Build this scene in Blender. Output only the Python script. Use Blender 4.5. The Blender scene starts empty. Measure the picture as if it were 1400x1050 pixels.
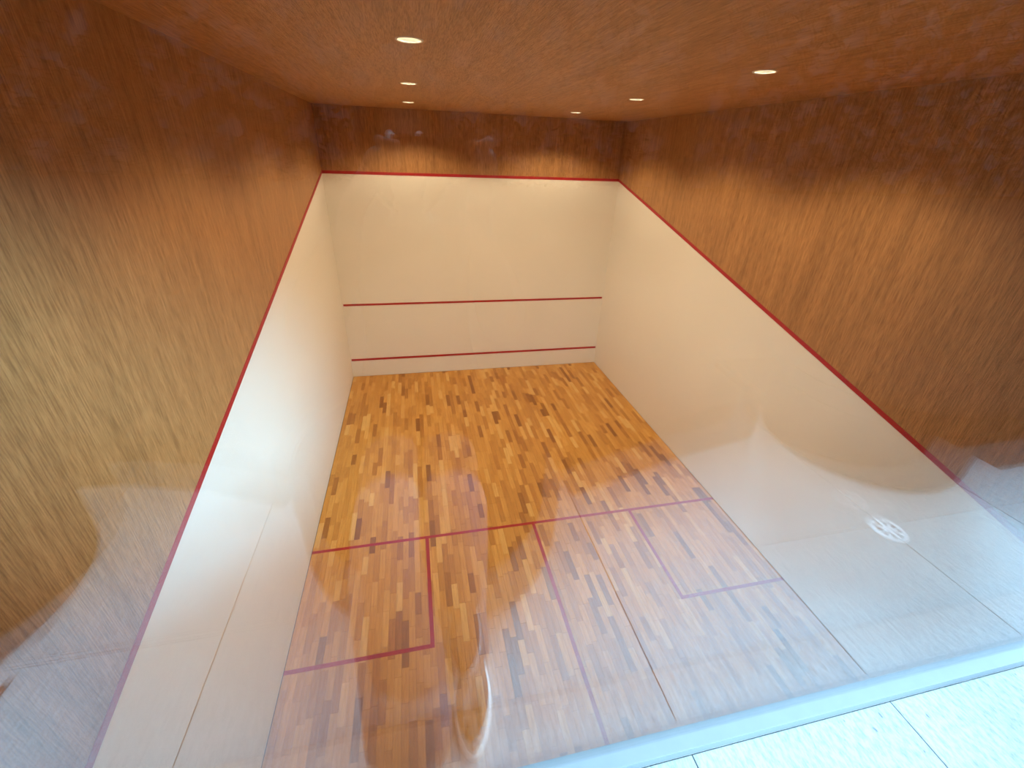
import bpy, bmesh, math, random
from mathutils import Vector, Matrix
random.seed(7)
S = bpy.context.scene
COL = S.collection

# ------------------------------------------------------------------ camera, sky, sun, exposure
CAM = Vector((1.7041, -0.42465, 5.06362))
FWD = Vector((0.20021526, 0.85859665, -0.47193818))
RGT = Vector((0.97740324, -0.20836953, 0.0355675))
UPV = Vector((0.0677994, 0.46839506, 0.8809139))
FPX = 589.562
cd = bpy.data.cameras.new('camera')
cd.sensor_width = 36.0
cd.lens = FPX / 1400.0 * 36.0
cd.clip_start = 0.004
cam = bpy.data.objects.new('camera', cd)
COL.objects.link(cam)
m = Matrix((RGT, UPV, -FWD)).transposed().to_4x4()
m.translation = CAM
cam.matrix_world = m
S.camera = cam

w = bpy.data.worlds.new('sky'); S.world = w; w.use_nodes = True
bg = w.node_tree.nodes['Background']
bg.inputs[0].default_value = (0.42, 0.71, 1.0, 1)
bg.inputs[1].default_value = 5.3

sd = bpy.data.lights.new('sun', 'SUN')
sd.energy = 15.0; sd.angle = math.radians(22); sd.color = (0.36, 0.70, 1.0)
sun = bpy.data.objects.new('sun', sd); COL.objects.link(sun)
sun.rotation_euler = Vector((-1.0, 1.0, -0.58)).to_track_quat('-Z', 'Y').to_euler()
LAMP_W = 190.0

S.view_settings.view_transform = 'Standard'
S.view_settings.look = 'None'
S.view_settings.gamma = 1.0
S.view_settings.use_curve_mapping = False
S.view_settings.exposure = 0.0
S.cycles.max_bounces = 10
S.cycles.diffuse_bounces = 6
S.cycles.glossy_bounces = 6
S.cycles.transparent_max_bounces = 24
S.cycles.sample_clamp_indirect = 6.0
S.cycles.use_denoising = True

# ------------------------------------------------------------------ dimensions (metres)
CW, CL, CH = 6.4, 9.75, 5.75          # court width, length, ceiling height
OUT_F, OUT_B = 4.57, 2.13             # out-line height at the front and at the back
TZ = 3.77                             # terrace floor level
SILL = 3.80                           # top of the glass channel

# ------------------------------------------------------------------ helpers
def new_obj(name, me, mat=None, parent=None):
    o = bpy.data.objects.new(name, me)
    COL.objects.link(o)
    if mat is not None and me is not None and not me.materials:
        me.materials.append(mat)
    if parent is not None:
        o.parent = parent
    return o

def from_bm(name, bm, mat, parent=None, smooth=False):
    me = bpy.data.meshes.new(name)
    bmesh.ops.recalc_face_normals(bm, faces=bm.faces[:])
    bm.to_mesh(me); bm.free()
    if smooth:
        me.shade_smooth()
    return new_obj(name, me, mat, parent)

def box(bm, x0, x1, y0, y1, z0, z1, bevel=0.0):
    r = bmesh.ops.create_cube(bm, size=1.0)
    vs = r['verts']
    for v in vs:
        v.co = Vector((x0 + (v.co.x + .5) * (x1 - x0), y0 + (v.co.y + .5) * (y1 - y0), z0 + (v.co.z + .5) * (z1 - z0)))
    if bevel > 0:
        es = list({e for v in vs for e in v.link_edges})
        bmesh.ops.bevel(bm, geom=es, offset=bevel, segments=2, affect='EDGES', profile=0.5)

def prism(bm, pts, axis, a0, a1):
    """pts: 2-D outline; extruded along axis ('X','Y','Z') from a0 to a1"""
    def P(u, v, a):
        return {'X': (a, u, v), 'Y': (u, a, v), 'Z': (u, v, a)}[axis]
    lo = [bm.verts.new(P(u, v, a0)) for u, v in pts]
    hi = [bm.verts.new(P(u, v, a1)) for u, v in pts]
    bm.faces.new(lo); bm.faces.new(hi[::-1])
    n = len(pts)
    for i in range(n):
        bm.faces.new((lo[i], lo[(i + 1) % n], hi[(i + 1) % n], hi[i]))

def lathe(bm, prof, seg, cx=0, cy=0, cz=0, close=False):
    rings = []
    for r, z in prof:
        if r < 1e-6:
            rings.append([bm.verts.new((cx, cy, cz + z))])
        else:
            rings.append([bm.verts.new((cx + r * math.cos(2 * math.pi * k / seg), cy + r * math.sin(2 * math.pi * k / seg), cz + z)) for k in range(seg)])
    pairs = list(zip(rings, rings[1:]))
    if close:
        pairs.append((rings[-1], rings[0]))
    for a, b in pairs:
        for k in range(seg):
            k2 = (k + 1) % seg
            if len(a) == 1 and len(b) == 1: continue
            if len(a) == 1: bm.faces.new((a[0], b[k], b[k2]))
            elif len(b) == 1: bm.faces.new((a[k], a[k2], b[0]))
            else: bm.faces.new((a[k], a[k2], b[k2], b[k]))

def loft(bm, rings, cap=True):
    """rings: list of lists of points with equal counts"""
    vr = [[bm.verts.new(p) for p in r] for r in rings]
    n = len(vr[0])
    for a, b in zip(vr, vr[1:]):
        for k in range(n):
            bm.faces.new((a[k], a[(k + 1) % n], b[(k + 1) % n], b[k]))
    if cap:
        bm.faces.new(vr[0][::-1]); bm.faces.new(vr[-1])

def tag(o, label=None, cat=None, group=None, kind=None):
    if label: o['label'] = label
    if cat: o['category'] = cat
    if group: o['group'] = group
    if kind: o['kind'] = kind
    return o

def eval_mesh(o):
    dg = bpy.context.evaluated_depsgraph_get()
    me = bpy.data.meshes.new_from_object(o.evaluated_get(dg))
    return me

def skin_mesh(verts, edges, root=0, sub=2):
    """verts: [(x,y,z,rx,ry)]; returns a plain mesh grown with Skin + Subdivision"""
    me = bpy.data.meshes.new('tmp')
    me.from_pydata([v[:3] for v in verts], edges, [])
    o = bpy.data.objects.new('tmp', me); COL.objects.link(o)
    md = o.modifiers.new('skin', 'SKIN'); md.use_smooth_shade = True
    if not me.skin_vertices:
        me.skin_vertices.new()
    sv = me.skin_vertices[0].data
    for i, v in enumerate(verts):
        sv[i].radius = (v[3], v[4] if len(v) > 4 else v[3])
        sv[i].use_root = (i == root)
    ms = o.modifiers.new('sub', 'SUBSURF'); ms.levels = sub; ms.render_levels = sub
    out = eval_mesh(o)
    bpy.data.objects.remove(o); bpy.data.meshes.remove(me)
    return out

def remesh(meshes, voxel, smooth_it):
    bm = bmesh.new()
    for me in meshes:
        bm.from_mesh(me)
    me = bpy.data.meshes.new('tmp'); bm.to_mesh(me); bm.free()
    o = bpy.data.objects.new('tmp', me); COL.objects.link(o)
    r = o.modifiers.new('r', 'REMESH'); r.mode = 'VOXEL'; r.voxel_size = voxel
    s = o.modifiers.new('s', 'SMOOTH'); s.iterations = smooth_it; s.factor = 0.5
    out = eval_mesh(o)
    bpy.data.objects.remove(o)
    out.shade_smooth()
    return out

# ------------------------------------------------------------------ materials
class NT:
    def __init__(self, name):
        self.m = bpy.data.materials.new(name); self.m.use_nodes = True
        self.t = self.m.node_tree; self.b = self.t.nodes['Principled BSDF']
    def n(self, kind, **kw):
        nd = self.t.nodes.new(kind)
        for k, v in kw.items(): setattr(nd, k, v)
        return nd
    def l(self, a, b): self.t.links.new(a, b)
    def coords(self, scale, kind='Object'):
        tc = self.n('ShaderNodeTexCoord'); mp = self.n('ShaderNodeMapping')
        mp.inputs['Scale'].default_value = scale
        self.l(tc.outputs[kind], mp.inputs['Vector']); return mp.outputs[0]
    def noise(self, vec, scale=1, detail=4, rough=0.6):
        nz = self.n('ShaderNodeTexNoise')
        nz.inputs['Scale'].default_value = scale; nz.inputs['Detail'].default_value = detail; nz.inputs['Roughness'].default_value = rough
        self.l(vec, nz.inputs['Vector']); return nz.outputs['Fac']
    def ramp(self, fac, stops):
        r = self.n('ShaderNodeValToRGB'); e = r.color_ramp.elements
        while len(e) < len(stops): e.new(0.5)
        for el, (p, c) in zip(e, stops):
            el.position = p; el.color = (*c, 1) if len(c) == 3 else c
        self.l(fac, r.inputs[0]); return r.outputs[0]
    def mix(self, a, b, fac, mode='MULTIPLY'):
        mx = self.n('ShaderNodeMix', data_type='RGBA', blend_type=mode)
        mx.inputs[0].default_value = fac if not hasattr(fac, 'links') else 0
        if hasattr(fac, 'links'): self.l(fac, mx.inputs[0])
        for k, s in ((6, a), (7, b)):
            if hasattr(s, 'links'): self.l(s, mx.inputs[k])
            else: mx.inputs[k].default_value = (*s, 1)
        return mx.outputs[2]
    def bump(self, h, strength, dist=0.01):
        b = self.n('ShaderNodeBump'); b.inputs['Strength'].default_value = strength; b.inputs['Distance'].default_value = dist
        self.l(h, b.inputs['Height']); self.l(b.outputs[0], self.b.inputs['Normal'])

def plain(name, col, rough=0.5, metal=0.0, spec=0.5, var=0.08, scale=20):
    t = NT(name)
    v = t.coords((scale,) * 3)
    f = t.noise(v, 1, 3)
    c = t.ramp(f, [(0.3, tuple(x * (1 - var) for x in col)), (0.7, tuple(min(1, x * (1 + var)) for x in col))])
    t.l(c, t.b.inputs['Base Color'])
    t.b.inputs['Roughness'].default_value = rough
    t.b.inputs['Metallic'].default_value = metal
    t.b.inputs['Specular IOR Level'].default_value = spec
    return t.m

def wood_laminate(name, along, base):
    """fine straight-grained veneer; along = axis index of the grain"""
    t = NT(name)
    def sc(across, al):
        s = [across] * 3; s[along] = al; return tuple(s)
    big = t.noise(t.coords(sc(5, 0.35)), 1, 3, .5)
    mid = t.noise(t.coords(sc(24, 1.3)), 1, 4, .6)
    fine = t.noise(t.coords(sc(120, 7.0)), 1, 3, .6)
    d = lambda k: tuple(x * k for x in base)
    c = t.ramp(big, [(0.25, d(.86)), (0.75, d(1.12))])
    c = t.mix(c, t.ramp(mid, [(0.3, (.76, .74, .70)), (0.62, (1.06, 1.06, 1.06))]), .85)
    c = t.mix(c, t.ramp(fine, [(0.36, (.62, .57, .50)), (0.58, (1.12, 1.12, 1.12))]), .75)
    t.l(c, t.b.inputs['Base Color'])
    t.b.inputs['Roughness'].default_value = .48
    t.b.inputs['Specular IOR Level'].default_value = .35
    return t.m

MAT = {}
MAT['wood_wall'] = wood_laminate('wood_laminate_vertical', 2, (.45, .225, .085))
MAT['wood_ceiling'] = wood_laminate('wood_laminate_lengthwise', 1, (.53, .275, .115))

t = NT('white_court_plaster')
f = t.noise(t.coords((1.2, 1.2, 1.2)), 1, 3)
c = t.ramp(f, [(0.3, (.80, .775, .72)), (0.7, (.83, .805, .755))])
t.l(c, t.b.inputs['Base Color']); t.b.inputs['Roughness'].default_value = .55
t.b.inputs['Specular IOR Level'].default_value = .3
t.bump(t.noise(t.coords((160, 160, 160)), 1, 2), .012, .002)
MAT['white'] = t.m
MAT['red'] = plain('red_court_paint', (.40, .012, .016), .5, var=.05)

t = NT('oak_strip')
at = t.n('ShaderNodeAttribute', attribute_name='tone')
tone = t.ramp(at.outputs['Fac'], [(0.0, (.33, .135, .028)), (0.16, (.50, .220, .046)), (0.5, (.66, .325, .068)), (0.82, (.75, .395, .095)), (1.0, (.80, .48, .15))])
g1 = t.noise(t.coords((60, 2.2, 60)), 1, 4)
g2 = t.noise(t.coords((240, 8, 240)), 1, 3)
c = t.mix(tone, t.ramp(g1, [(.3, (.80, .76, .70)), (.65, (1.07, 1.07, 1.07))]), .8)
c = t.mix(c, t.ramp(g2, [(.35, (.82, .79, .74)), (.6, (1.05, 1.05, 1.05))]), .6)
t.l(c, t.b.inputs['Base Color'])
t.b.inputs['Roughness'].default_value = .42
t.b.inputs['Specular IOR Level'].default_value = .4
MAT['oak'] = t.m
MAT['underlay'] = plain('dark_underlay', (.05, .03, .015), .8)

t = NT('brushed_pale_stone')
v1 = t.noise(t.coords((3, 2, 3)), 1, 5)
v2 = t.noise(t.coords((95, 34, 95)), 1, 4, .7)
v3 = t.noise(t.coords((62, 30, 62)), 1, 2, .5)
c = t.ramp(v1, [(.3, (.385, .385, .375)), (.7, (.45, .45, .435))])
c = t.mix(c, t.ramp(v2, [(.33, (.60, .61, .63)), (.58, (1.08, 1.08, 1.08))]), .9)
c = t.mix(c, t.ramp(v3, [(.25, (.35, .36, .38)), (.31, (1, 1, 1))]), .9)
t.l(c, t.b.inputs['Base Color']); t.b.inputs['Roughness'].default_value = .75
t.bump(v2, .15, .003)
MAT['stone'] = t.m
MAT['joint'] = plain('grey_joint', (.16, .16, .155), .9)
MAT['concrete'] = plain('pale_concrete', (.55, .55, .54), .8)
MAT['channel'] = plain('pale_aluminium', (.25, .255, .26), .45, spec=.5, var=.03)
MAT['steel'] = plain('satin_steel', (.93, .93, .93), .35, metal=0.0, var=.04)
MAT['pit'] = plain('dark_pit', (.03, .03, .03), .8)
MAT['charcoal_fabric'] = plain('charcoal_fabric', (.005, .005, .0055), 1.0, spec=.0, var=.2, scale=150)
MAT['dark_timber'] = plain('dark_stained_timber', (.007, .006, .005), .9, spec=.0, var=.25, scale=30)
MAT['soil'] = plain('dark_soil', (.008, .006, .005), 1.0, spec=.0, var=.4, scale=40)
MAT['leaf'] = plain('dark_hedge_leaf', (.0035, .006, .003), 1.0, spec=.0, var=.4, scale=6)
MAT['twig'] = plain('hedge_twig', (.02, .015, .011), .9)
MAT['dry_leaf'] = plain('dry_brown_leaf', (.16, .075, .028), .7, var=.3, scale=60)
MAT['skin'] = plain('skin', (.09, .05, .032), .85, spec=.1, var=.05)
MAT['jacket'] = plain('black_cotton', (.005, .005, .0055), 1.0, spec=.0, var=.2, scale=120)
MAT['trousers'] = plain('blue_grey_cotton', (.075, .08, .118), .9, spec=.1, var=.1, scale=90)
MAT['shoe'] = plain('brown_leather', (.085, .04, .022), .5, var=.15, scale=40)
MAT['rubber'] = plain('white_rubber', (.80, .78, .74), .6, var=.03)
MAT['lace'] = plain('brown_lace', (.10, .05, .03), .8)
MAT['hair'] = plain('dark_hair', (.006, .005, .004), .95, spec=.0, var=.3, scale=90)
MAT['eye'] = plain('eye', (.55, .53, .5), .3, var=.02)
MAT['phone'] = plain('black_phone', (.006, .006, .007), .9, spec=.0, var=.05)

# clear glass: per surface Fresnel reflection over straight transmission
t = NT('clear_glass')
t.t.nodes.remove(t.b)
lw = t.n('ShaderNodeLayerWeight'); lw.inputs['Blend'].default_value = .5
pw = t.n('ShaderNodeMath', operation='POWER'); pw.inputs[1].default_value = 5
t.l(lw.outputs['Facing'], pw.inputs[0])
ma = t.n('ShaderNodeMath', operation='MULTIPLY_ADD'); ma.inputs[1].default_value = .945; ma.inputs[2].default_value = .055
t.l(pw.outputs[0], ma.inputs[0])
tr = t.n('ShaderNodeBsdfTransparent'); tr.inputs[0].default_value = (.985, .992, .988, 1)
gl = t.n('ShaderNodeBsdfGlossy'); gl.inputs['Roughness'].default_value = 0
mx = t.n('ShaderNodeMixShader')
t.l(ma.outputs[0], mx.inputs[0]); t.l(tr.outputs[0], mx.inputs[1]); t.l(gl.outputs[0], mx.inputs[2])
t.l(mx.outputs[0], t.t.nodes['Material Output'].inputs[0])
MAT['glass'] = t.m

def emit(name, col, s):
    t = NT(name)
    t.b.inputs['Base Color'].default_value = (*col, 1)
    t.b.inputs['Emission Color'].default_value = (*col, 1)
    t.b.inputs['Emission Strength'].default_value = s
    return t.m
MAT['bulb'] = emit('lit_bulb', (1.0, .88, .66), 16.0)
MAT['reflector'] = plain('pale_reflector', (.86, .83, .76), .25, metal=.6, var=.02)
MAT['ring'] = plain('white_ring', (.85, .83, .78), .4, var=.02)

# ------------------------------------------------------------------ court shell
T = .18
def side_wall(name, x0, x1, xin, s):
    bm = bmesh.new()
    prism(bm, [(-.03, 0 - .2), (CL + T, -.2), (CL + T, OUT_F), (CL, OUT_F), (-.03, OUT_B)], 'X', x0, x1)
    wl = tag(from_bm(name, bm, MAT['white']), kind='structure')
    bm = bmesh.new()
    k = (OUT_F - OUT_B) / CL
    prism(bm, [(-.03, OUT_B), (CL, OUT_F), (CL + T, OUT_F), (CL + T, CH), (-.03, CH)], 'X', x0, x1)
    tag(from_bm('wood_cladding', bm, MAT['wood_wall'], wl), 'upper wall clad in brown straight-grained wood')
    bm = bmesh.new()
    prism(bm, [(.02, OUT_B + k * .02), (CL, OUT_F), (CL, OUT_F + .052), (.02, OUT_B + .052 + k * .02)], 'X', xin, xin + s * .006)
    tag(from_bm('out_line', bm, MAT['red'], wl), 'sloping red out line')
    return wl
side_wall('wall_left', -T, 0, 0, 1)
side_wall('wall_right', CW, CW + T, CW, -1)

bm = bmesh.new(); box(bm, 0, CW, CL, CL + T, -.2, OUT_F)
wf = tag(from_bm('wall_front', bm, MAT['white']), kind='structure')
bm = bmesh.new(); box(bm, 0, CW, CL, CL + T, OUT_F, CH)
tag(from_bm('wood_cladding', bm, MAT['wood_wall'], wf), 'upper wall clad in brown straight-grained wood')
bm = bmesh.new(); box(bm, 0, CW, CL - .006, CL, OUT_F, OUT_F + .055)
tag(from_bm('out_line', bm, MAT['red'], wf), 'red out line below the wood')
bm = bmesh.new(); box(bm, .02, CW - .02, CL - .006, CL, 1.815, 1.862)
tag(from_bm('service_line', bm, MAT['red'], wf), 'upper red line on white wall')
bm = bmesh.new(); box(bm, 0, CW, CL - .018, CL, 0, .425, .003)
tag(from_bm('tin_board', bm, MAT['white'], wf), 'low white board along the floor')
bm = bmesh.new(); box(bm, .02, CW - .02, CL - .024, CL, .427, .474, .003)
tag(from_bm('tin_line', bm, MAT['red'], wf), 'lower red line on white wall')

bm = bmesh.new(); box(bm, 0, CW, -.0295, .016, -.2, TZ)
wb = tag(from_bm('wall_back', bm, MAT['white']), kind='structure')

for nm, xa, xb in (('wall_facade_left', -24, -T), ('wall_facade_right', CW + T, 30)):
    bm = bmesh.new(); box(bm, xa, xb, -.03, .17, TZ - .25, CH + .3)
    tag(from_bm(nm, bm, MAT['concrete']), kind='structure')

# ceiling with round holes for the downlights
LAMPS = [(x, y) for y in (3.52, 5.91, 8.31) for x in (1.77, 4.72)]
LR = .088
bm = bmesh.new()
def loop(pts):
    vs = [bm.verts.new(p) for p in pts]
    return [bm.edges.new((vs[i], vs[(i + 1) % len(vs)])) for i in range(len(vs))]
es = loop([(-T, -.03, CH), (CW + T, -.03, CH), (CW + T, CL + T, CH), (-T, CL + T, CH)])
for lx, ly in LAMPS:
    es += loop([(lx + LR * math.cos(a * math.pi / 16), ly + LR * math.sin(a * math.pi / 16), CH) for a in range(32)])
bmesh.ops.triangle_fill(bm, use_beauty=True, use_dissolve=False, edges=es)
r = bmesh.ops.extrude_face_region(bm, geom=bm.faces[:])
for v in [g for g in r['geom'] if isinstance(g, bmesh.types.BMVert)]: v.co.z += .16
ceiling = tag(from_bm('ceiling', bm, MAT['wood_ceiling']), kind='structure')
bm = bmesh.new(); box(bm, -T, CW + T, -.03, CL + T, CH + .16, CH + .3)
from_bm('roof_slab', bm, MAT['concrete'], ceiling)

# ------------------------------------------------------------------ court floor of oak strips
bm = bmesh.new(); box(bm, -.0, CW, 0.016, CL, -.2, -.004)
floor = tag(from_bm('floor', bm, MAT['underlay']), kind='structure')

def proj(P):
    d = Vector(P) - CAM; z = d.dot(FWD)
    if z < .05: return None
    return (700 + FPX * d.dot(RGT) / z, 525 - FPX * d.dot(UPV) / z)
PW = .078
planks = []
rx = random.Random(11)
x = .007
while x < CW - .01:
    x1 = min(x + PW, CW - .007)
    y = .022 - rx.random() * .4
    while y < CL - .03:
        L = rx.choice((.30, .36, .42, .45, .48, .5, .55))
        y1 = min(y + L, CL - .02)
        ya = max(y, .022)
        if y1 - ya > .02:
            tone = min(1, max(0, rx.gauss(.52, .24)))
            u = rx.random()
            if u < .03: tone = rx.uniform(0, .12)
            elif u < .06: tone = rx.uniform(.86, 1)
            planks.append((x, x1, ya, y1, tone, rx.uniform(-.0004, .0004)))
        y = y1 + 0.0
    x += PW
def pl_area(p):
    qs = [proj((a, b, 0)) for a, b in ((p[0], p[2]), (p[1], p[2]), (p[1], p[3]), (p[0], p[3]))]
    if any(q is None for q in qs): return 0
    cx = sum(q[0] for q in qs) / 4; cy = sum(q[1] for q in qs) / 4
    if not (0 < cx < 1400 and 0 < cy < 1030): return 0
    return abs(sum(qs[i][0] * qs[(i + 1) % 4][1] - qs[(i + 1) % 4][0] * qs[i][1] for i in range(4))) / 2
planks.sort(key=pl_area, reverse=True)
def plank_geo(p, ox=0, oy=0):
    g = .0006; b = .0012
    x0, x1, y0, y1, t_, dz = p; x0 += g - ox; x1 -= g + ox; y0 += g - oy; y1 -= g + oy
    z1 = dz; z0 = -.004
    v = [(x0, y0, z0), (x1, y0, z0), (x1, y1, z0), (x0, y1, z0), (x0, y0, z1 - b), (x1, y0, z1 - b), (x1, y1, z1 - b), (x0, y1, z1 - b),
         (x0 + b, y0 + b, z1), (x1 - b, y0 + b, z1), (x1 - b, y1 - b, z1), (x0 + b, y1 - b, z1)]
    fcs = [(8, 9, 10, 11)]
    for i in range(4):
        j = (i + 1) % 4
        fcs += [(i, j, j + 4, i + 4), (i + 4, j + 4, j + 8, i + 8)]
    return v, fcs
def set_tone(me, vals):
    a = me.attributes.new('tone', 'FLOAT', 'FACE'); a.data.foreach_set('value', vals)
for p in planks[:300]:
    cx, cy = (p[0] + p[1]) / 2, (p[2] + p[3]) / 2
    v, fcs = plank_geo(p, cx, cy)
    me = bpy.data.meshes.new('plank'); me.from_pydata(v, [], fcs); set_tone(me, [p[4]] * len(fcs))
    o = new_obj('plank', me, MAT['oak'], floor); o.location = (cx, cy, 0)
V, F, TN = [], [], []
for p in planks[300:]:
    v, fcs = plank_geo(p); k = len(V)
    V += v; F += [tuple(i + k for i in f_) for f_ in fcs]; TN += [p[4]] * len(fcs)
me = bpy.data.meshes.new('planks_beyond'); me.from_pydata(V, [], F); set_tone(me, TN)
tag(new_obj('planks_beyond', me, MAT['oak'], floor), kind='stuff')

def floor_line(x0, x1, y0, y1, lab, z=.0016):
    bm = bmesh.new(); box(bm, x0, x1, y0, y1, -.001, z)
    tag(from_bm('court_line', bm, MAT['red'], floor), lab)
h = .024
floor_line(.007, CW - .007, 4.262 - h, 4.262 + h, 'red short line across the court')
floor_line(3.222 - h, 3.222 + h, .14, 4.262 - h, 'red half court line')
floor_line(1.60 - h, 1.60 + h, 2.637 - h, 4.262 - h, 'red side of left service box')
floor_line(.007, 1.60 - h, 2.637 - h, 2.637 + h, 'red back of left service box')
floor_line(4.836 - h, 4.836 + h, 2.66 - h, 4.262 - h, 'red side of right service box')
floor_line(4.836 + h, CW - .007, 2.66 - h, 2.66 + h, 'red back of right service box')

# ------------------------------------------------------------------ recessed downlights
def downlight(lx, ly, lab):
    root = bpy.data.objects.new('downlight', None); COL.objects.link(root)
    root.location = (lx, ly, CH)
    tag(root, lab, 'ceiling light', 'recessed downlights in the wood ceiling')
    bm = bmesh.new(); lathe(bm, [(.083, .002), (.083, -.004), (.096, -.006), (.100, -.001), (.100, 0), (.0875, 0), (.0875, .002)], 40, close=True)
    from_bm('trim_ring', bm, MAT['ring'], root, True)
    bm = bmesh.new(); lathe(bm, [(.0835, .0), (.080, .03), (.070, .07), (.055, .10), (.0, .11), (.0, .115), (.058, .105), (.074, .072), (.0845, .03), (.0865, 0)], 40, close=False)
    from_bm('reflector', bm, MAT['reflector'], root, True)
    for sx in (-1, 1):
        bm = bmesh.new(); lathe(bm, [(0, .035), (.012, .037), (.015, .045), (.015, .09), (.010, .10), (0, .101)], 16, sx * .022, 0)
        from_bm('bulb', bm, MAT['bulb'], root, True)
    ld = bpy.data.lights.new('downlight_glow', 'SPOT')
    ld.energy = LAMP_W; ld.color = (1.0, .76, .47); ld.spot_size = math.radians(140); ld.spot_blend = .42; ld.shadow_soft_size = .055
    lo = bpy.data.objects.new('downlight_glow', ld); COL.objects.link(lo); lo.parent = root; lo.location = (0, 0, -.012)
ROWS = {8.31: 'by the front wall', 5.91: 'in the second row from the front wall', 3.52: 'in the third row from the front wall'}
for lx, ly in LAMPS:
    side = 'on the left wall side' if lx < 3 else 'on the right wall side'
    downlight(lx, ly, 'lit round downlight %s, %s' % (ROWS[ly], side))

# ------------------------------------------------------------------ glass front of the gallery
bm = bmesh.new()
box(bm, 0, CW, -.0302, .018, TZ, SILL, .001)
trim = tag(from_bm('trim_1', bm, MAT['channel']), kind='structure')
trim['label'] = 'pale sill channel under the glass'
bm = bmesh.new(); box(bm, 0, CW, .0, .004, SILL - .01, CH)
win = tag(from_bm('window_1', bm, MAT['glass']), kind='structure')
bm = bmesh.new(); box(bm, 0, CW, .010, .014, SILL - .01, CH)
tag(from_bm('second_sheet', bm, MAT['glass'], win), 'inner sheet of the double glazing')
bm = bmesh.new(); box(bm, 0, CW, .088, .094, 3.36, CH)
tag(from_bm('window_2', bm, MAT['glass']), kind='structure')

bm = bmesh.new(); box(bm, 0, CW, .016, .112, 3.33, 3.36, .003)
tag(from_bm('trim_2', bm, MAT['channel']), kind='structure')['label'] = 'pale rail under the inner glass'

# ------------------------------------------------------------------ terrace of stone tiles
bm = bmesh.new(); box(bm, -26, 40, -21, -.03, TZ - .25, TZ - .006)
terrace = tag(from_bm('floor_terrace', bm, MAT['joint']), kind='structure')
TX, TY = .61, .61
ys = [-.0305, -.507] + [-.507 - TY * k for k in range(1, 3)]
xs = [2.29 + TX * k for k in range(-8, 13)]
cache = {}
for ya, yb in zip(ys, ys[1:]):
    for xa, xb in zip(xs, xs[1:]):
        key = round(ya - yb, 3)
        if key not in cache:
            b2 = bmesh.new(); gx = .0015
            box(b2, -(xb - xa) / 2 + gx, (xb - xa) / 2 - gx, -(ya - yb) / 2 + gx, (ya - yb) / 2 - gx, -.03, 0, .0012)
            o = from_bm('stone_tile', b2, MAT['stone'], terrace); cache[key] = o.data
        else:
            o = new_obj('stone_tile', cache[key], None, terrace)
        o.location = ((xa + xb) / 2, (ya + yb) / 2, TZ)

# drain cover set in the paving
def drain(cx, cy):
    r0 = bpy.data.objects.new('floor_drain', None); COL.objects.link(r0); r0.location = (cx, cy, TZ)
    tag(r0, 'round shiny steel drain cover set in the pale stone paving', 'drain')
    bm = bmesh.new(); lathe(bm, [(.047, .0005), (.047, .006), (.058, .006), (.064, .001), (.064, .0005)], 40, close=True)
    from_bm('rim', bm, MAT['steel'], r0, True)
    bm = bmesh.new(); lathe(bm, [(0, .0005), (.0468, .0005), (.0468, .0012), (0, .0012)], 32)
    from_bm('pit', bm, MAT['pit'], r0)
    bm = bmesh.new(); lathe(bm, [(0, .0014), (.022, .0014), (.022, .0055), (.018, .007), (0, .007)], 24)
    from_bm('hub', bm, MAT['steel'], r0, True)
    for k in range(8):
        a = 2 * math.pi * k / 8
        bm = bmesh.new(); box(bm, .018, .0475, -.0058, .0058, .0014, .0056, .0008)
        bmesh.ops.rotate(bm, verts=bm.verts[:], matrix=Matrix.Rotation(a, 3, 'Z'))
        from_bm('spoke', bm, MAT['steel'], r0)
drain(3.506, -.476)

# fallen leaf
bm = bmesh.new()
N = 12; rows = []
for i in range(N + 1):
    s = i / N; wd = .016 * math.sin(math.pi * s) ** .8 * (1 - .35 * s); yy = (s - .5) * .062
    zc = .004 + .008 * (s - .5) ** 2 * 4
    rows.append([bm.verts.new((sx * wd, yy, zc + abs(sx) * .006)) for sx in (-1, 0, 1)])
for a, b in zip(rows, rows[1:]):
    for k in range(2): bm.faces.new((a[k], a[k + 1], b[k + 1], b[k]))
bmesh.ops.solidify(bm, geom=bm.faces[:], thickness=.0012)
leaf = tag(from_bm('fallen_leaf', bm, MAT['dry_leaf'], None, True), 'small dry brown leaf lying on the pale stone paving', 'leaf')
leaf.location = (.568, -.425, TZ - .002); leaf.rotation_euler = (0, 0, .15)
bm = bmesh.new()
loft(bm, [[(r_ * math.cos(a), yy, .005 + r_ * math.sin(a)) for a in (0, 1.57, 3.14, 4.71)] for yy, r_ in ((-.03, .0011), (-.04, .0012), (-.052, .0014))])
from_bm('stalk', bm, MAT['dry_leaf'], leaf)

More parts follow.
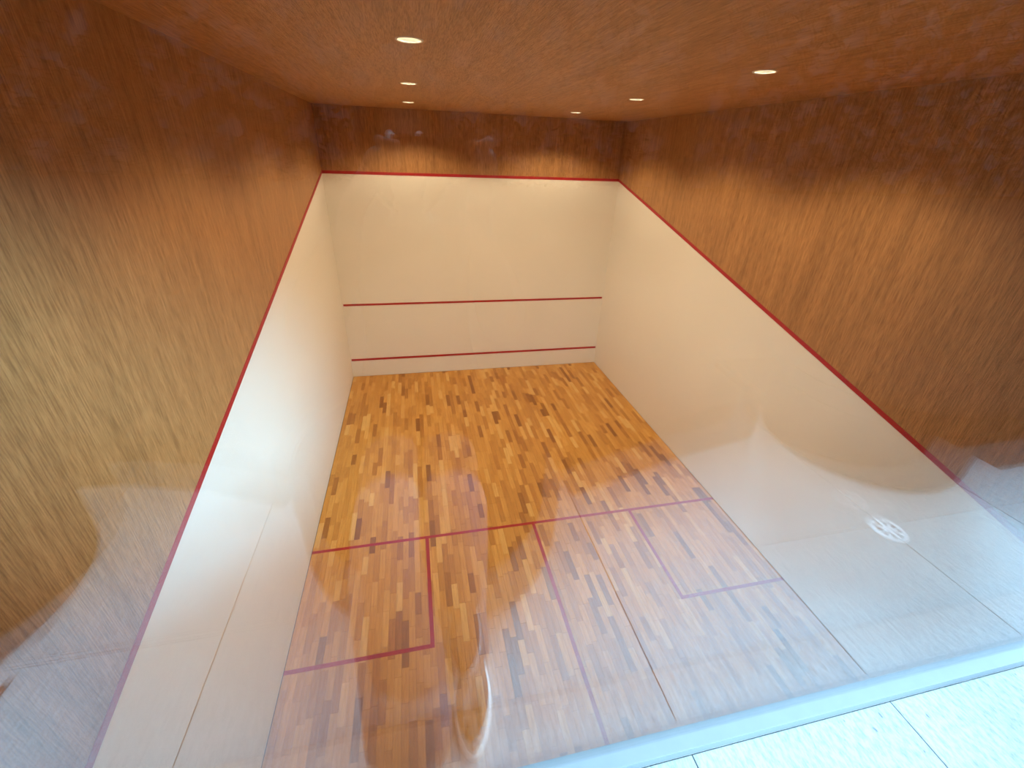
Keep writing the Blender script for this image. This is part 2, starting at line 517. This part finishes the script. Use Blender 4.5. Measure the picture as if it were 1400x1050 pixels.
# ------------------------------------------------------------------ round upholstered poufs
def pouf(cx, cy, r, hgt, lab):
    root = bpy.data.objects.new('pouf', None); COL.objects.link(root); root.location = (cx, cy, TZ)
    tag(root, lab, 'pouf', 'round dark poufs along the glass')
    bm = bmesh.new()
    lathe(bm, [(0, .012), (r - .03, .012), (r - .005, .02), (r, .05), (r, hgt - .12), (r - .004, hgt - .105), (0, hgt - .105)], 48)
    from_bm('base', bm, MAT['charcoal_fabric'], root, True)
    bm = bmesh.new()
    lathe(bm, [(0, hgt - .104), (r - .006, hgt - .104), (r + .004, hgt - .09), (r + .006, hgt - .05), (r - .004, hgt - .02), (r - .04, hgt - .004), (r - .15, hgt), (0, hgt + .002)], 48)
    from_bm('cushion', bm, MAT['charcoal_fabric'], root, True)
    bm = bmesh.new()
    for zz in (hgt - .105, hgt - .012):
        rr = r + .001 if zz < hgt - .05 else r - .012
        lathe(bm, [(rr + .005 * math.cos(a * math.pi / 3), zz + .005 * math.sin(a * math.pi / 3)) for a in range(6)], 48, close=True)
    from_bm('piping', bm, MAT['charcoal_fabric'], root, True)
    for k in range(4):
        a = k * math.pi / 2 + .78
        bm = bmesh.new(); lathe(bm, [(0, 0), (.018, 0), (.02, .004), (.02, .013), (0, .013)], 12, (r - .08) * math.cos(a), (r - .08) * math.sin(a))
        from_bm('foot', bm, MAT['dark_timber'], root)
pouf(1.72, -.82, .455, .42, 'round charcoal pouf that the person sits on')
pouf(3.94, -1.05, .44, .42, 'round charcoal pouf with nobody on it, standing near the drain cover')
pouf(.12, -.735, .46, .42, 'round charcoal pouf with nobody on it, standing near the fallen leaf')

# ------------------------------------------------------------------ added dark bed and foliage screens that darken the reflection
curve = [(-26, -1.6), (-4, -1.45), (-.6, -1.32), (.42, -1.27), (.78, -1.17), (1.12, -1.02), (1.20, -1.32), (2.24, -1.32), (2.30, -.88),
         (2.92, -1.05), (3.40, -1.15), (3.44, -1.56), (4.44, -1.56), (4.46, -.70), (5.4, -.72), (12, -.80), (40, -1.0)]
BH = .26
bm = bmesh.new()
prism(bm, [(p[0], p[1] - .03) for p in curve] + [(40, -20.5), (-26, -20.5)], 'Z', TZ - .005, TZ + BH - .04)
root = tag(from_bm('added_ground_bed', bm, MAT['soil']), 'added raised bed of dark soil with a low dark timber edge, darkening the reflection', kind='structure')  # added bed, outlined so the reflected ground turns dark beyond the paving
for (a, b) in zip(curve, curve[1:]):
    d = (Vector(b) - Vector(a)); n = Vector((-d.y, d.x)).normalized()
    if n.y > 0: n = -n
    q = [Vector(a), Vector(b), Vector(b) + n * .04, Vector(a) + n * .04]
    bm = bmesh.new(); prism(bm, [(p.x, p.y) for p in q], 'Z', TZ, TZ + BH)
    from_bm('edge_board', bm, MAT['dark_timber'], root)

def hedge_screen(name, x0, x1, y0, y1, z0, z1, n, lab, seed):  # unseen foliage wall, added to keep low sky out of the glass reflection
    rg = random.Random(seed)
    root = bpy.data.objects.new(name, None); COL.objects.link(root); root.location = ((x0 + x1) / 2, (y0 + y1) / 2, z0)
    tag(root, lab, 'hedge_screen', 'added foliage screens hiding the low sky')
    ox, oy, oz = root.location
    V, F = [], []
    for _ in range(n):
        fc = rg.random()
        px, py, pz = rg.uniform(x0, x1), rg.uniform(y0, y1), rg.uniform(z0, z1)
        if fc < .62: py = y1 - abs(rg.gauss(0, .2))
        elif fc < .80: pz = z1 - abs(rg.gauss(0, .08))
        elif fc < .9: px = x0 + abs(rg.gauss(0, .06))
        else: px = x1 - abs(rg.gauss(0, .06))
        py += .16 * math.sin(px * 3.1) * math.sin(pz * 4.3); pz += .07 * math.sin(px * 4.7 + seed)
        s = rg.uniform(.16, .28)
        q = Matrix.Rotation(rg.uniform(0, 6.3), 3, 'Z') @ Matrix.Rotation(rg.uniform(-1.2, 1.2), 3, 'X')
        k = len(V)
        for (u, v_, w_) in ((0, -1, 0), (.45, -.1, .12), (0, 1, 0), (-.45, -.1, .12)):
            c_ = q @ Vector((u * s, v_ * s, w_ * s)); V.append((px + c_.x - ox, py + c_.y - oy, pz + c_.z - oz))
        F.append((k, k + 1, k + 2)); F.append((k, k + 2, k + 3))
    me = bpy.data.meshes.new('foliage'); me.from_pydata(V, [], F)
    tag(new_obj('foliage', me, MAT['leaf'], root), kind='stuff')
    bm = bmesh.new(); box(bm, x0 + .12 - ox, x1 - .12 - ox, y0 + .1 - oy, y1 - .14 - oy, .1, z1 - z0 - .25, .05)  # solid dark box added so no sky shows between the leaves
    from_bm('dark_core', bm, MAT['twig'], root)
    k = 0
    xx = x0 + .3
    while xx < x1 - .2:
        bm = bmesh.new(); lathe(bm, [(0, -.05), (.07, -.05), (.06, .2), (.05, 1.5), (0, 1.5)], 8, xx - ox, (y0 + y1) / 2 - oy, 0)
        from_bm('stem', bm, MAT['twig'], root); xx += 1.4
HZ = TZ + BH - .04
hedge_screen('hedge_screen', -24, -6.3, -19, -16.2, HZ, 9.3, 16000, 'tall dark foliage added to hide low sky, beyond the pouf near the fallen leaf', 1)
hedge_screen('hedge_screen', -5.6, 11.4, -19, -16.2, HZ, 10.2, 16000, 'tall dark foliage added to hide low sky, directly behind the seated person', 2)
hedge_screen('hedge_screen', 12.1, 36, -19, -16.0, HZ, 11.2, 22000, 'tallest dark foliage added to hide low sky, beyond the drain cover', 3)

# ------------------------------------------------------------------ seated person holding the phone
def Z(p): return (p[0], p[1], p[2] + TZ) + tuple(p[3:])
body_v = [Z(v) for v in [
    (1.70, -.86, .56, .115, .10),   # 0 pelvis
    (1.70, -.87, .70, .12, .085),   # 1 waist
    (1.70, -.87, .88, .135, .095),  # 2 chest
    (1.70, -.86, 1.03, .12, .08),   # 3 upper chest
    (1.70, -.84, 1.12, .052),       # 4 neck base
    (1.70, -.81, 1.20, .050),       # 5 neck
    (1.86, -.86, 1.05, .055), (1.93, -.72, .90, .043), (1.90, -.64, .88, .040), (1.845, -.52, 1.13, .028), (1.835, -.50, 1.19, .026),   # right arm 6-10
    (1.54, -.86, 1.05, .055), (1.43, -.72, .90, .043), (1.46, -.64, .88, .040), (1.575, -.52, 1.13, .028), (1.59, -.50, 1.19, .026),   # left arm 11-15
    (1.78, -.80, .53, .085), (1.765, -.52, .51, .075), (1.755, -.29, .48, .055), (1.765, -.275, .30, .044), (1.775, -.275, .08, .034),  # right leg 16-20
    (1.62, -.80, .53, .085), (1.60, -.50, .52, .075), (1.59, -.24, .48, .055), (1.59, -.19, .30, .044), (1.59, -.16, .08, .034),       # left leg 21-25
]]
body_e = [(0, 1), (1, 2), (2, 3), (3, 4), (4, 5), (3, 6), (6, 7), (7, 8), (8, 9), (9, 10), (3, 11), (11, 12), (12, 13), (13, 14), (14, 15),
          (0, 16), (16, 17), (17, 18), (18, 19), (19, 20), (0, 21), (21, 22), (22, 23), (23, 24), (24, 25)]
parts = [skin_mesh(body_v, body_e, 0, 2)]
def chain(pts):
    return skin_mesh(pts, [(i, i + 1) for i in range(len(pts) - 1)], 0, 2)
# phone, held sideways, its back to the glass
PC = CAM + RGT * .055 - UPV * .02 - FWD * .014
pm = Matrix((RGT, UPV, -FWD)).transposed()
def ph(a, b, c): return tuple(PC + RGT * a + UPV * b + FWD * c)
for s, wr in ((1, 10), (-1, 15)):
    e = s * .080
    wrist = Vector(body_v[wr][:3])
    palm = Vector(ph(e + s * .024, -.030, -.016))
    elb = Vector(body_v[wr - 1][:3])
    parts.append(chain([(*(wrist + (elb - wrist) * .9), .026), (*wrist, .027), (*((wrist + palm) / 2), .029, .02), (*palm, .030, .018), (*ph(e + s * .020, .012, -.012), .022, .015)]))
    for i, L in enumerate((.9, 1.0, .94, .78)):
        b0 = .026 - i * .0185
        parts.append(chain([(*ph(e + s * .022, b0, -.012), .0095), (*ph(e + s * .018, b0 + .002, .004), .0088), (*ph(e + s * .004, b0 + .003, .0125), .008), (*ph(e - s * .018 * L, b0 + .002, .0125), .0072)]))
    parts.append(chain([(*ph(e + s * .022, -.028, -.014), .012), (*ph(e + s * .012, -.012, -.020), .0105), (*ph(e - s * .004, .004, -.017), .009), (*ph(e - s * .016, .014, -.0165), .008)]))
# head
HC = Vector((1.70, -.785, TZ + 1.315))
bm = bmesh.new()
bmesh.ops.create_uvsphere(bm, u_segments=32, v_segments=24, radius=1)
for v in bm.verts:
    n = v.co.copy()
    jaw = max(0, -n.z)
    sx = .074 * (1 - .22 * jaw); sy = .094 * (1 - .12 * jaw)
    v.co = Vector((n.x * sx, n.y * sy + .012 * jaw, n.z * .116))
    if n.y > .6: v.co.y -= .010 * (n.y - .6)
    for ex in (-.031, .031):   # eye sockets
        dd = (v.co.x - ex) ** 2 + (v.co.z - .004) ** 2
        if n.y > 0: v.co.y -= .009 * math.exp(-dd / .00022)
    if n.y > 0:
        v.co.y += .006 * math.exp(-((v.co.x) ** 2 / .0006 + (v.co.z + .062) ** 2 / .00012))   # lips
bmesh.ops.translate(bm, verts=bm.verts[:], vec=HC)
hm = bpy.data.meshes.new('h'); bm.to_mesh(hm); bm.free(); parts.append(hm)
hp = lambda a, b, c: (HC.x + a, HC.y + b, HC.z + c)
parts.append(chain([(*hp(0, .078, .008), .007), (*hp(0, .092, -.012), .009), (*hp(0, .101, -.028), .0125), (*hp(0, .088, -.036), .010)]))
for s in (-1, 1):
    parts.append(chain([(*hp(s * .072, -.006, .022), .010, .006), (*hp(s * .079, -.014, .012), .015, .007), (*hp(s * .076, -.008, -.014), .012, .007), (*hp(s * .070, 0, -.030), .008, .006)]))
parts.append(chain([(1.70, -.815, TZ + 1.16, .052), (*hp(0, -.02, -.06), .05), (*hp(0, 0, 0), .05)]))
bme = remesh(parts, .0045, 3)
person = new_obj('person', bme, MAT['skin'])
tag(person, 'person in a black jacket with added hood and blue-grey trousers sitting on a pouf, holding a phone', 'person')
for s in (-1, 1):
    bm = bmesh.new(); bmesh.ops.create_uvsphere(bm, u_segments=16, v_segments=12, radius=.0125)
    bmesh.ops.translate(bm, verts=bm.verts[:], vec=hp(s * .031, .071, .004))
    from_bm('eye', bm, MAT['eye'], person, True)
# hair cap
bm = bmesh.new(); bmesh.ops.create_uvsphere(bm, u_segments=40, v_segments=28, radius=1)
rg = random.Random(3)
dele = []
for v in bm.verts:
    n = v.co.copy()
    if n.z < -.25 or (n.y > .42 and n.z < .52) or (abs(n.x) > .8 and n.y > -.1 and n.z < .25): dele.append(v)
    k = 1 + rg.uniform(-.012, .02)
    v.co = Vector((n.x * .085 * k, n.y * .103 * k - .004, n.z * .129 * k)) + HC
bmesh.ops.delete(bm, geom=dele, context='VERTS')
bmesh.ops.solidify(bm, geom=bm.faces[:], thickness=.012)
from_bm('hair', bm, MAT['hair'], person, True)
bm = bmesh.new(); bmesh.ops.create_uvsphere(bm, u_segments=40, v_segments=28, radius=1)  # hood added to keep sun off the face and dim its reflection
dele = []
for v in bm.verts:
    n = v.co.copy()
    if (n.y > .30 and (n.x / .72) ** 2 + ((n.z + .12) / .80) ** 2 < 1) or n.z < -.93: dele.append(v)
    flare = 1 + .10 * max(0, n.y)
    v.co = Vector((n.x * .112 * flare, n.y * .142 + .012, n.z * .160 * flare - .012)) + HC
bmesh.ops.delete(bm, geom=dele, context='VERTS')
bmesh.ops.solidify(bm, geom=bm.faces[:], thickness=.006)
tag(from_bm('hood', bm, MAT['jacket'], person, True), 'added black hood shading the face')
# jacket: torso, sleeves, and a black lap cover standing in for torso shade
jv = [Z(v) for v in [
    (1.70, -.86, .56, .175, .15), (1.70, -.87, .72, .165, .125), (1.70, -.87, .90, .17, .125), (1.70, -.86, 1.03, .15, .105), (1.70, -.845, 1.12, .07, .07),
    (1.88, -.86, 1.04, .085), (1.955, -.72, .89, .066), (1.915, -.63, .87, .062), (1.85, -.53, 1.12, .042),
    (1.52, -.86, 1.04, .085), (1.415, -.72, .89, .066), (1.455, -.63, .87, .062), (1.57, -.53, 1.12, .042),
    (1.79, -.80, .53, .125, .12), (1.775, -.50, .525, .105, .10), (1.765, -.33, .505, .09, .085),
    (1.61, -.80, .53, .125, .12), (1.595, -.48, .53, .105, .10), (1.59, -.30, .51, .09, .085)]]
je = [(0, 1), (1, 2), (2, 3), (3, 4), (3, 5), (5, 6), (6, 7), (7, 8), (3, 9), (9, 10), (10, 11), (11, 12), (0, 13), (13, 14), (14, 15), (0, 16), (16, 17), (17, 18)]
jm = skin_mesh(jv, je, 0, 2)
jk = new_obj('jacket', jm, MAT['jacket'], person); jm.shade_smooth()
tag(jk, 'black jacket with a front added over the lap in place of torso shade')
# trouser legs, wide at the hem
def ring(c, rx_, ry_, ax=(0, 0)):
    return [(c[0] + rx_ * math.cos(2 * math.pi * k / 24) * (1 + .04 * math.sin(5 * k)), c[1] + ry_ * math.sin(2 * math.pi * k / 24), c[2] + TZ + ax[0] * math.sin(2 * math.pi * k / 24)) for k in range(24)]
def trouser(pts, nm):
    bm = bmesh.new(); loft(bm, [ring(p[:3], p[3], p[4], (p[5],)) for p in pts])
    return from_bm(nm, bm, MAT['trousers'], person, True)
trouser([(1.77, -.60, .52, .085, .02, .08), (1.762, -.40, .515, .082, .03, .078), (1.75, -.285, .495, .078, .05, .07), (1.748, -.268, .43, .077, .094, .02), (1.755, -.268, .30, .068, .084, 0), (1.765, -.275, .16, .062, .072, 0), (1.772, -.285, .065, .064, .074, 0)], 'trouser_leg')
trouser([(1.60, -.58, .53, .085, .02, .08), (1.60, -.36, .525, .082, .03, .078), (1.60, -.235, .50, .080, .05, .07), (1.605, -.212, .43, .090, .100, .02), (1.61, -.165, .30, .096, .084, 0), (1.612, -.14, .16, .102, .088, 0), (1.61, -.125, .05, .107, .088, 0), (1.61, -.12, .022, .107, .086, 0)], 'trouser_leg')
# shoes
def shoe(ax, ay, yaw):
    rt = bpy.data.objects.new('shoe', None); COL.objects.link(rt); rt.parent = person
    rt.location = (ax, ay, TZ); rt.rotation_euler = (0, 0, yaw)
    L = .272
    def half(s):   # half width along the length 0 heel .. 1 toe
        return .001 + .046 * (math.sin(math.pi * min(1, max(0, s))) ** .42) * (.80 + .28 * math.sin(math.pi * (s - .12) * .9) if s > .05 else .8)
    def outline(k, z, inset=0.0, up=0.0):
        pts = []
        for i in range(40):
            a = 2 * math.pi * i / 40
            s = .5 - .5 * math.cos(a)
            x_ = (half(s) - inset) * (1 if a < math.pi else -1)
            if s < .002 or s > .998: x_ = 0
            yy = inset + s * (L - 2 * inset)
            pts.append((max(-.06, min(.06, x_)), yy, z + up * s))
        return pts
    bm = bmesh.new(); loft(bm, [outline(0, 0, .003), outline(0, .006), outline(0, .024), outline(0, .028, .003)])
    from_bm('sole', bm, MAT['rubber'], rt, True)
    bm = bmesh.new()
    def up(z, inset, fac):   # upper gets low at the toe, high at the ankle
        return [(x_ * 1.0, y_, .027 + (z * (1 - .62 * max(0, min(1, (y_ / L - .30) / .5))))) for x_, y_, _ in outline(0, 0, inset)]
    loft(bm, [up(0, .007, 0), up(.018, .007, 0), up(.038, .012, 0), up(.054, .021, 0), up(.064, .032, 0)])
    from_bm('upper', bm, MAT['shoe'], rt, True)
    for k in range(4):
        y_ = .022 + k * .02
        bm = bmesh.new()
        loft(bm, [[(-.02 + .04 * j / 6, y_ + .0026 * math.cos(a), .082 - (y_ - .09) * .28 - .012 * abs(j / 3 - 1) ** 2 + .0026 * math.sin(a)) for a in (0, 1.05, 2.09, 3.14, 4.19, 5.24)] for j in range(7)])
        from_bm('lace', bm, MAT['lace'], rt, True)
shoe(1.792, -.325, math.radians(7))
shoe(1.575, -.305, math.radians(3))
# phone
bm = bmesh.new(); box(bm, -.08, .08, -.038, .038, -.0042, .0042, .0035)
phone = from_bm('phone', bm, MAT['phone'], None, True)
phone.matrix_world = Matrix.LocRotScale(PC, pm.to_quaternion(), None)
tag(phone, 'black phone held sideways in both hands of the seated person', 'phone')
bm = bmesh.new(); box(bm, -.076, .076, -.035, .035, .0042, .0047, .0002)
from_bm('screen', bm, MAT['phone'], phone)
bm = bmesh.new(); box(bm, -.074, -.044, .006, .034, -.0056, -.0042, .0005)
from_bm('lens_block', bm, MAT['phone'], phone)
